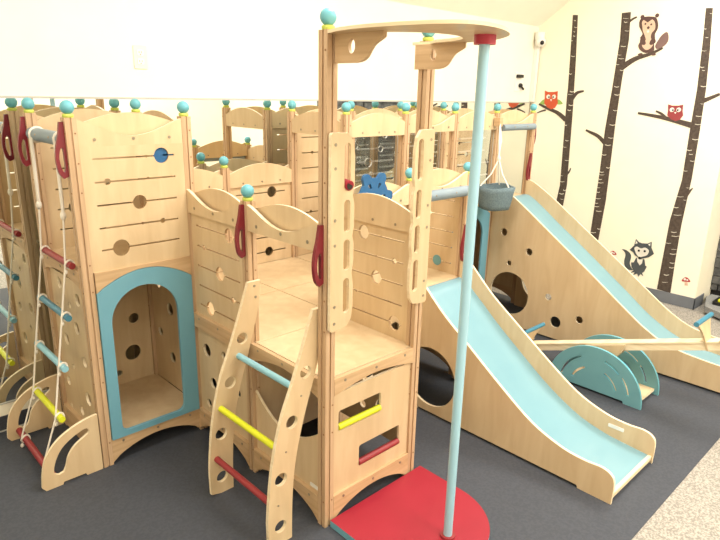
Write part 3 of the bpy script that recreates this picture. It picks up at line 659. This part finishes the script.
owl(551.3, 99.2, .96, 'orange', 'orange owl decal with green wings on the branch near the corner', True)
owl(675.5, 112, .86, 'owl_red', 'red owl decal on the branch of the rightmost tree', False, 1.3)
# beaver
b = MB()
decal(b, [(655.2, 46), (657.8, 41), (662.0, 35), (667.0, 32), (668.7, 36), (667.8, 42), (662.8, 47), (656.9, 49)], 'tail', 0, 3)
decal(b, [(640.1, 50), (638.4, 45), (641.8, 40), (640.1, 38), (642.6, 34), (641.0, 30), (639.3, 26), (640.1, 20), (644.3, 17), (650.2, 16.5), (656.1, 17.5), (658.2, 23), (657.8, 29), (655.2, 34), (655.2, 40), (654.0, 42), (654.4, 47), (653.6, 51), (646.0, 53)], 'brown', .0009, 3)
for x, y in ((642.6, 17), (657.3, 15.5)): disc(b, x, y, .016, 'brown', .0012)
decal(b, [(642.6, 27), (642.2, 22), (645.2, 19.5), (648.5, 21), (652.7, 19.5), (655.2, 23), (655.2, 29), (651.9, 33), (651.0, 38), (653.6, 43), (651.0, 48), (646.0, 50), (642.2, 46), (643.5, 42), (646.0, 40), (644.7, 35), (643.1, 31)], 'tan', .0018, 3)
for q in ((645.6, 24), (651.5, 24.5)): disc(b, *q, .008, 'brown', .0027)
disc(b, 648.5, 27.7, .011, 'brown', .0027); disc(b, 648.3, 31.5, .009, 'fox_white', .0027)
for x in (638.2, 651.5): decal(b, [(x, 54), (x+1, 55.5), (x+4.5, 55), (x+4, 53)], 'brown', .0040, 2)
decal(b, [(641.5, 38), (640, 42), (643, 45), (646, 44), (645, 40)], 'brown', .0027, 2); decal(b, [(654.5, 38), (656, 42), (652, 45), (649.5, 44), (651, 40)], 'brown', .0027, 2)
decal(b, [(644, 20), (648, 22.5), (652, 19.5), (648.5, 17.5)], 'brown', .0027)
tag(b.build('beaver_decal'), 'brown beaver decal high on the middle tree branch', 'wall decal')
# fox
fx = lambda L: [(610+x/9., 230+y/9.) for x, y in L]
b = MB()
decal(b, fx([(108, 172), (150, 182), (185, 215), (190, 250), (178, 300), (195, 345), (215, 360), (170, 358), (135, 325), (128, 280), (140, 225), (130, 195)]), 'fox_grey', 0, 3)
decal(b, fx([(236, 250), (215, 290), (190, 292), (195, 335), (215, 362), (180, 385), (222, 378), (210, 405), (245, 392), (258, 420), (275, 395), (300, 415), (290, 388), (310, 372), (332, 330), (318, 318), (312, 265), (270, 250)]), 'fox_grey', .0009)
decal(b, fx([(236, 80), (262, 108), (285, 118), (340, 122), (378, 105), (375, 160), (398, 215), (350, 245), (300, 255), (262, 252), (225, 225), (210, 200), (178, 178), (218, 140)]), 'fox_grey', .0018)
decal(b, fx([(222, 160), (245, 148), (280, 165), (320, 158), (352, 185), (335, 225), (290, 240), (268, 245), (245, 225), (228, 190)]), 'fox_white', .0027, 3)
decal(b, fx([(245, 248), (268, 265), (298, 260), (290, 300), (270, 318), (248, 285)]), 'fox_white', .0036)
for L in ([(238, 95), (252, 118), (230, 125)], [(368, 118), (362, 145), (345, 130)]): decal(b, fx(L), 'fox_white', .0036)
for q in ((262, 185), (315, 190), (270, 250)): disc(b, *fx([q])[0], .010, 'black', .0045)
tag(b.build('fox_decal'), 'grey and white fox decal low on the wall beside the rightmost tree', 'wall decal')
for cxp, cyp, s, lab in ((686, 281, .72, 'small red mushroom decal at the right of the rightmost tree'), (613, 254, .6, 'small red mushroom decal left of the fox')):
    b = MB(); decal(b, [(cxp-1.2*s, cyp), (cxp+1.5*s, cyp), (cxp+3*s, cyp+6.5*s), (cxp-2*s, cyp+6*s)], 'tan')
    decal(b, [(cxp-5.5*s, cyp), (cxp-4*s, cyp-3.5*s), (cxp, cyp-5.5*s), (cxp+4*s, cyp-3*s), (cxp+6*s, cyp+1.2*s), (cxp, cyp+.8*s)], 'shroom', .0009, 3)
    disc(b, cxp-1.5*s, cyp-2.5*s, .010, 'fox_white', .0018); disc(b, cxp+2*s, cyp-1.5*s, .008, 'fox_white', .0018)
    tag(b.build('mushroom_decal'), lab, 'wall decal')

# outlet, phone jack, corner camera
OX, OZ = .108, 1.866
o = MB().plate('y', MY-.006, MY, rrect(OX-.036, OX+.036, OZ-.058, OZ+.058, .006), (), 'outlet_white', 'outlet_white').build('power_outlet')
tag(o, 'white double power outlet on the wall above the mirror', 'outlet')
for s in (-1, 1):
    f = MB().plate('y', MY-.0085, MY-.0055, rrect(OX-.018, OX+.018, OZ+s*.022-.015, OZ+s*.022+.015, .008), (), 'white', 'white')
    for q in (-.007, .006): f.plate('y', MY-.0092, MY-.0084, rect(OX+q-.0015, OX+q+.0015, OZ+s*.022-.003, OZ+s*.022+.007), (), 'groove', 'groove')
    f.plate('y', MY-.0092, MY-.0084, circ(OX, OZ+s*.022-.009, .003, 10), (), 'groove', 'groove'); f.build('socket', o)
o = MB().plate('y', MY-.006, MY, rrect(3.70, 3.84, 1.76, 1.93, .008), (), 'white', 'white').build('wall_plate')
tag(o, 'white wall plate with small black fittings near the room corner', 'wall plate')
MB().box(3.71, 3.80, MY-.03, MY-.006, 1.878, 1.905, 'black').build('black_clip', o)
MB().sphere((3.775, MY-.02, 1.81), .02, 'black', 14, 10).tube([(3.775, MY-.02, 1.81), (3.815, MY-.03, 1.775)], .010, 'black', 10).build('black_knob', o)
o = thing('security_camera', (3.96, 1.58, 2.2), 'white round security camera in the corner under the ceiling', 'camera')
MB().tube([(3.985, 1.59, 2.29), (3.985, 1.59, 2.225)], .045, 'white', 20).build('mount', o)
MB().sphere((3.975, 1.575, 2.205), .048, 'white').build('camera_body', o); MB().sphere((3.950, 1.542, 2.195), .020, 'dark_lens', 14, 10).build('lens', o)
o = MB().box(XR-.05, XR-.012, MY-.04, MY-.002, 1.665, 2.2, 'white').build('cable_cover'); tag(o, 'white vertical cable cover running up the room corner', 'cable cover')

# ceiling lamps (above and behind the viewer, rearmost row added to brighten the front wall)
for k, (lx, ly) in enumerate(LAMPS):
    o = MB().plate('z', ZC-.045, ZC-.002, rect(lx-.62, lx+.62, ly-.32, ly+.32), [rect(lx-.585, lx+.585, ly-.285, ly+.285)], 'white', 'white').build('unseen_ceiling_lamp')
    tag(o, 'unseen white rectangular ceiling lamp frame', 'ceiling lamp', 'ceiling lamps over the play room')
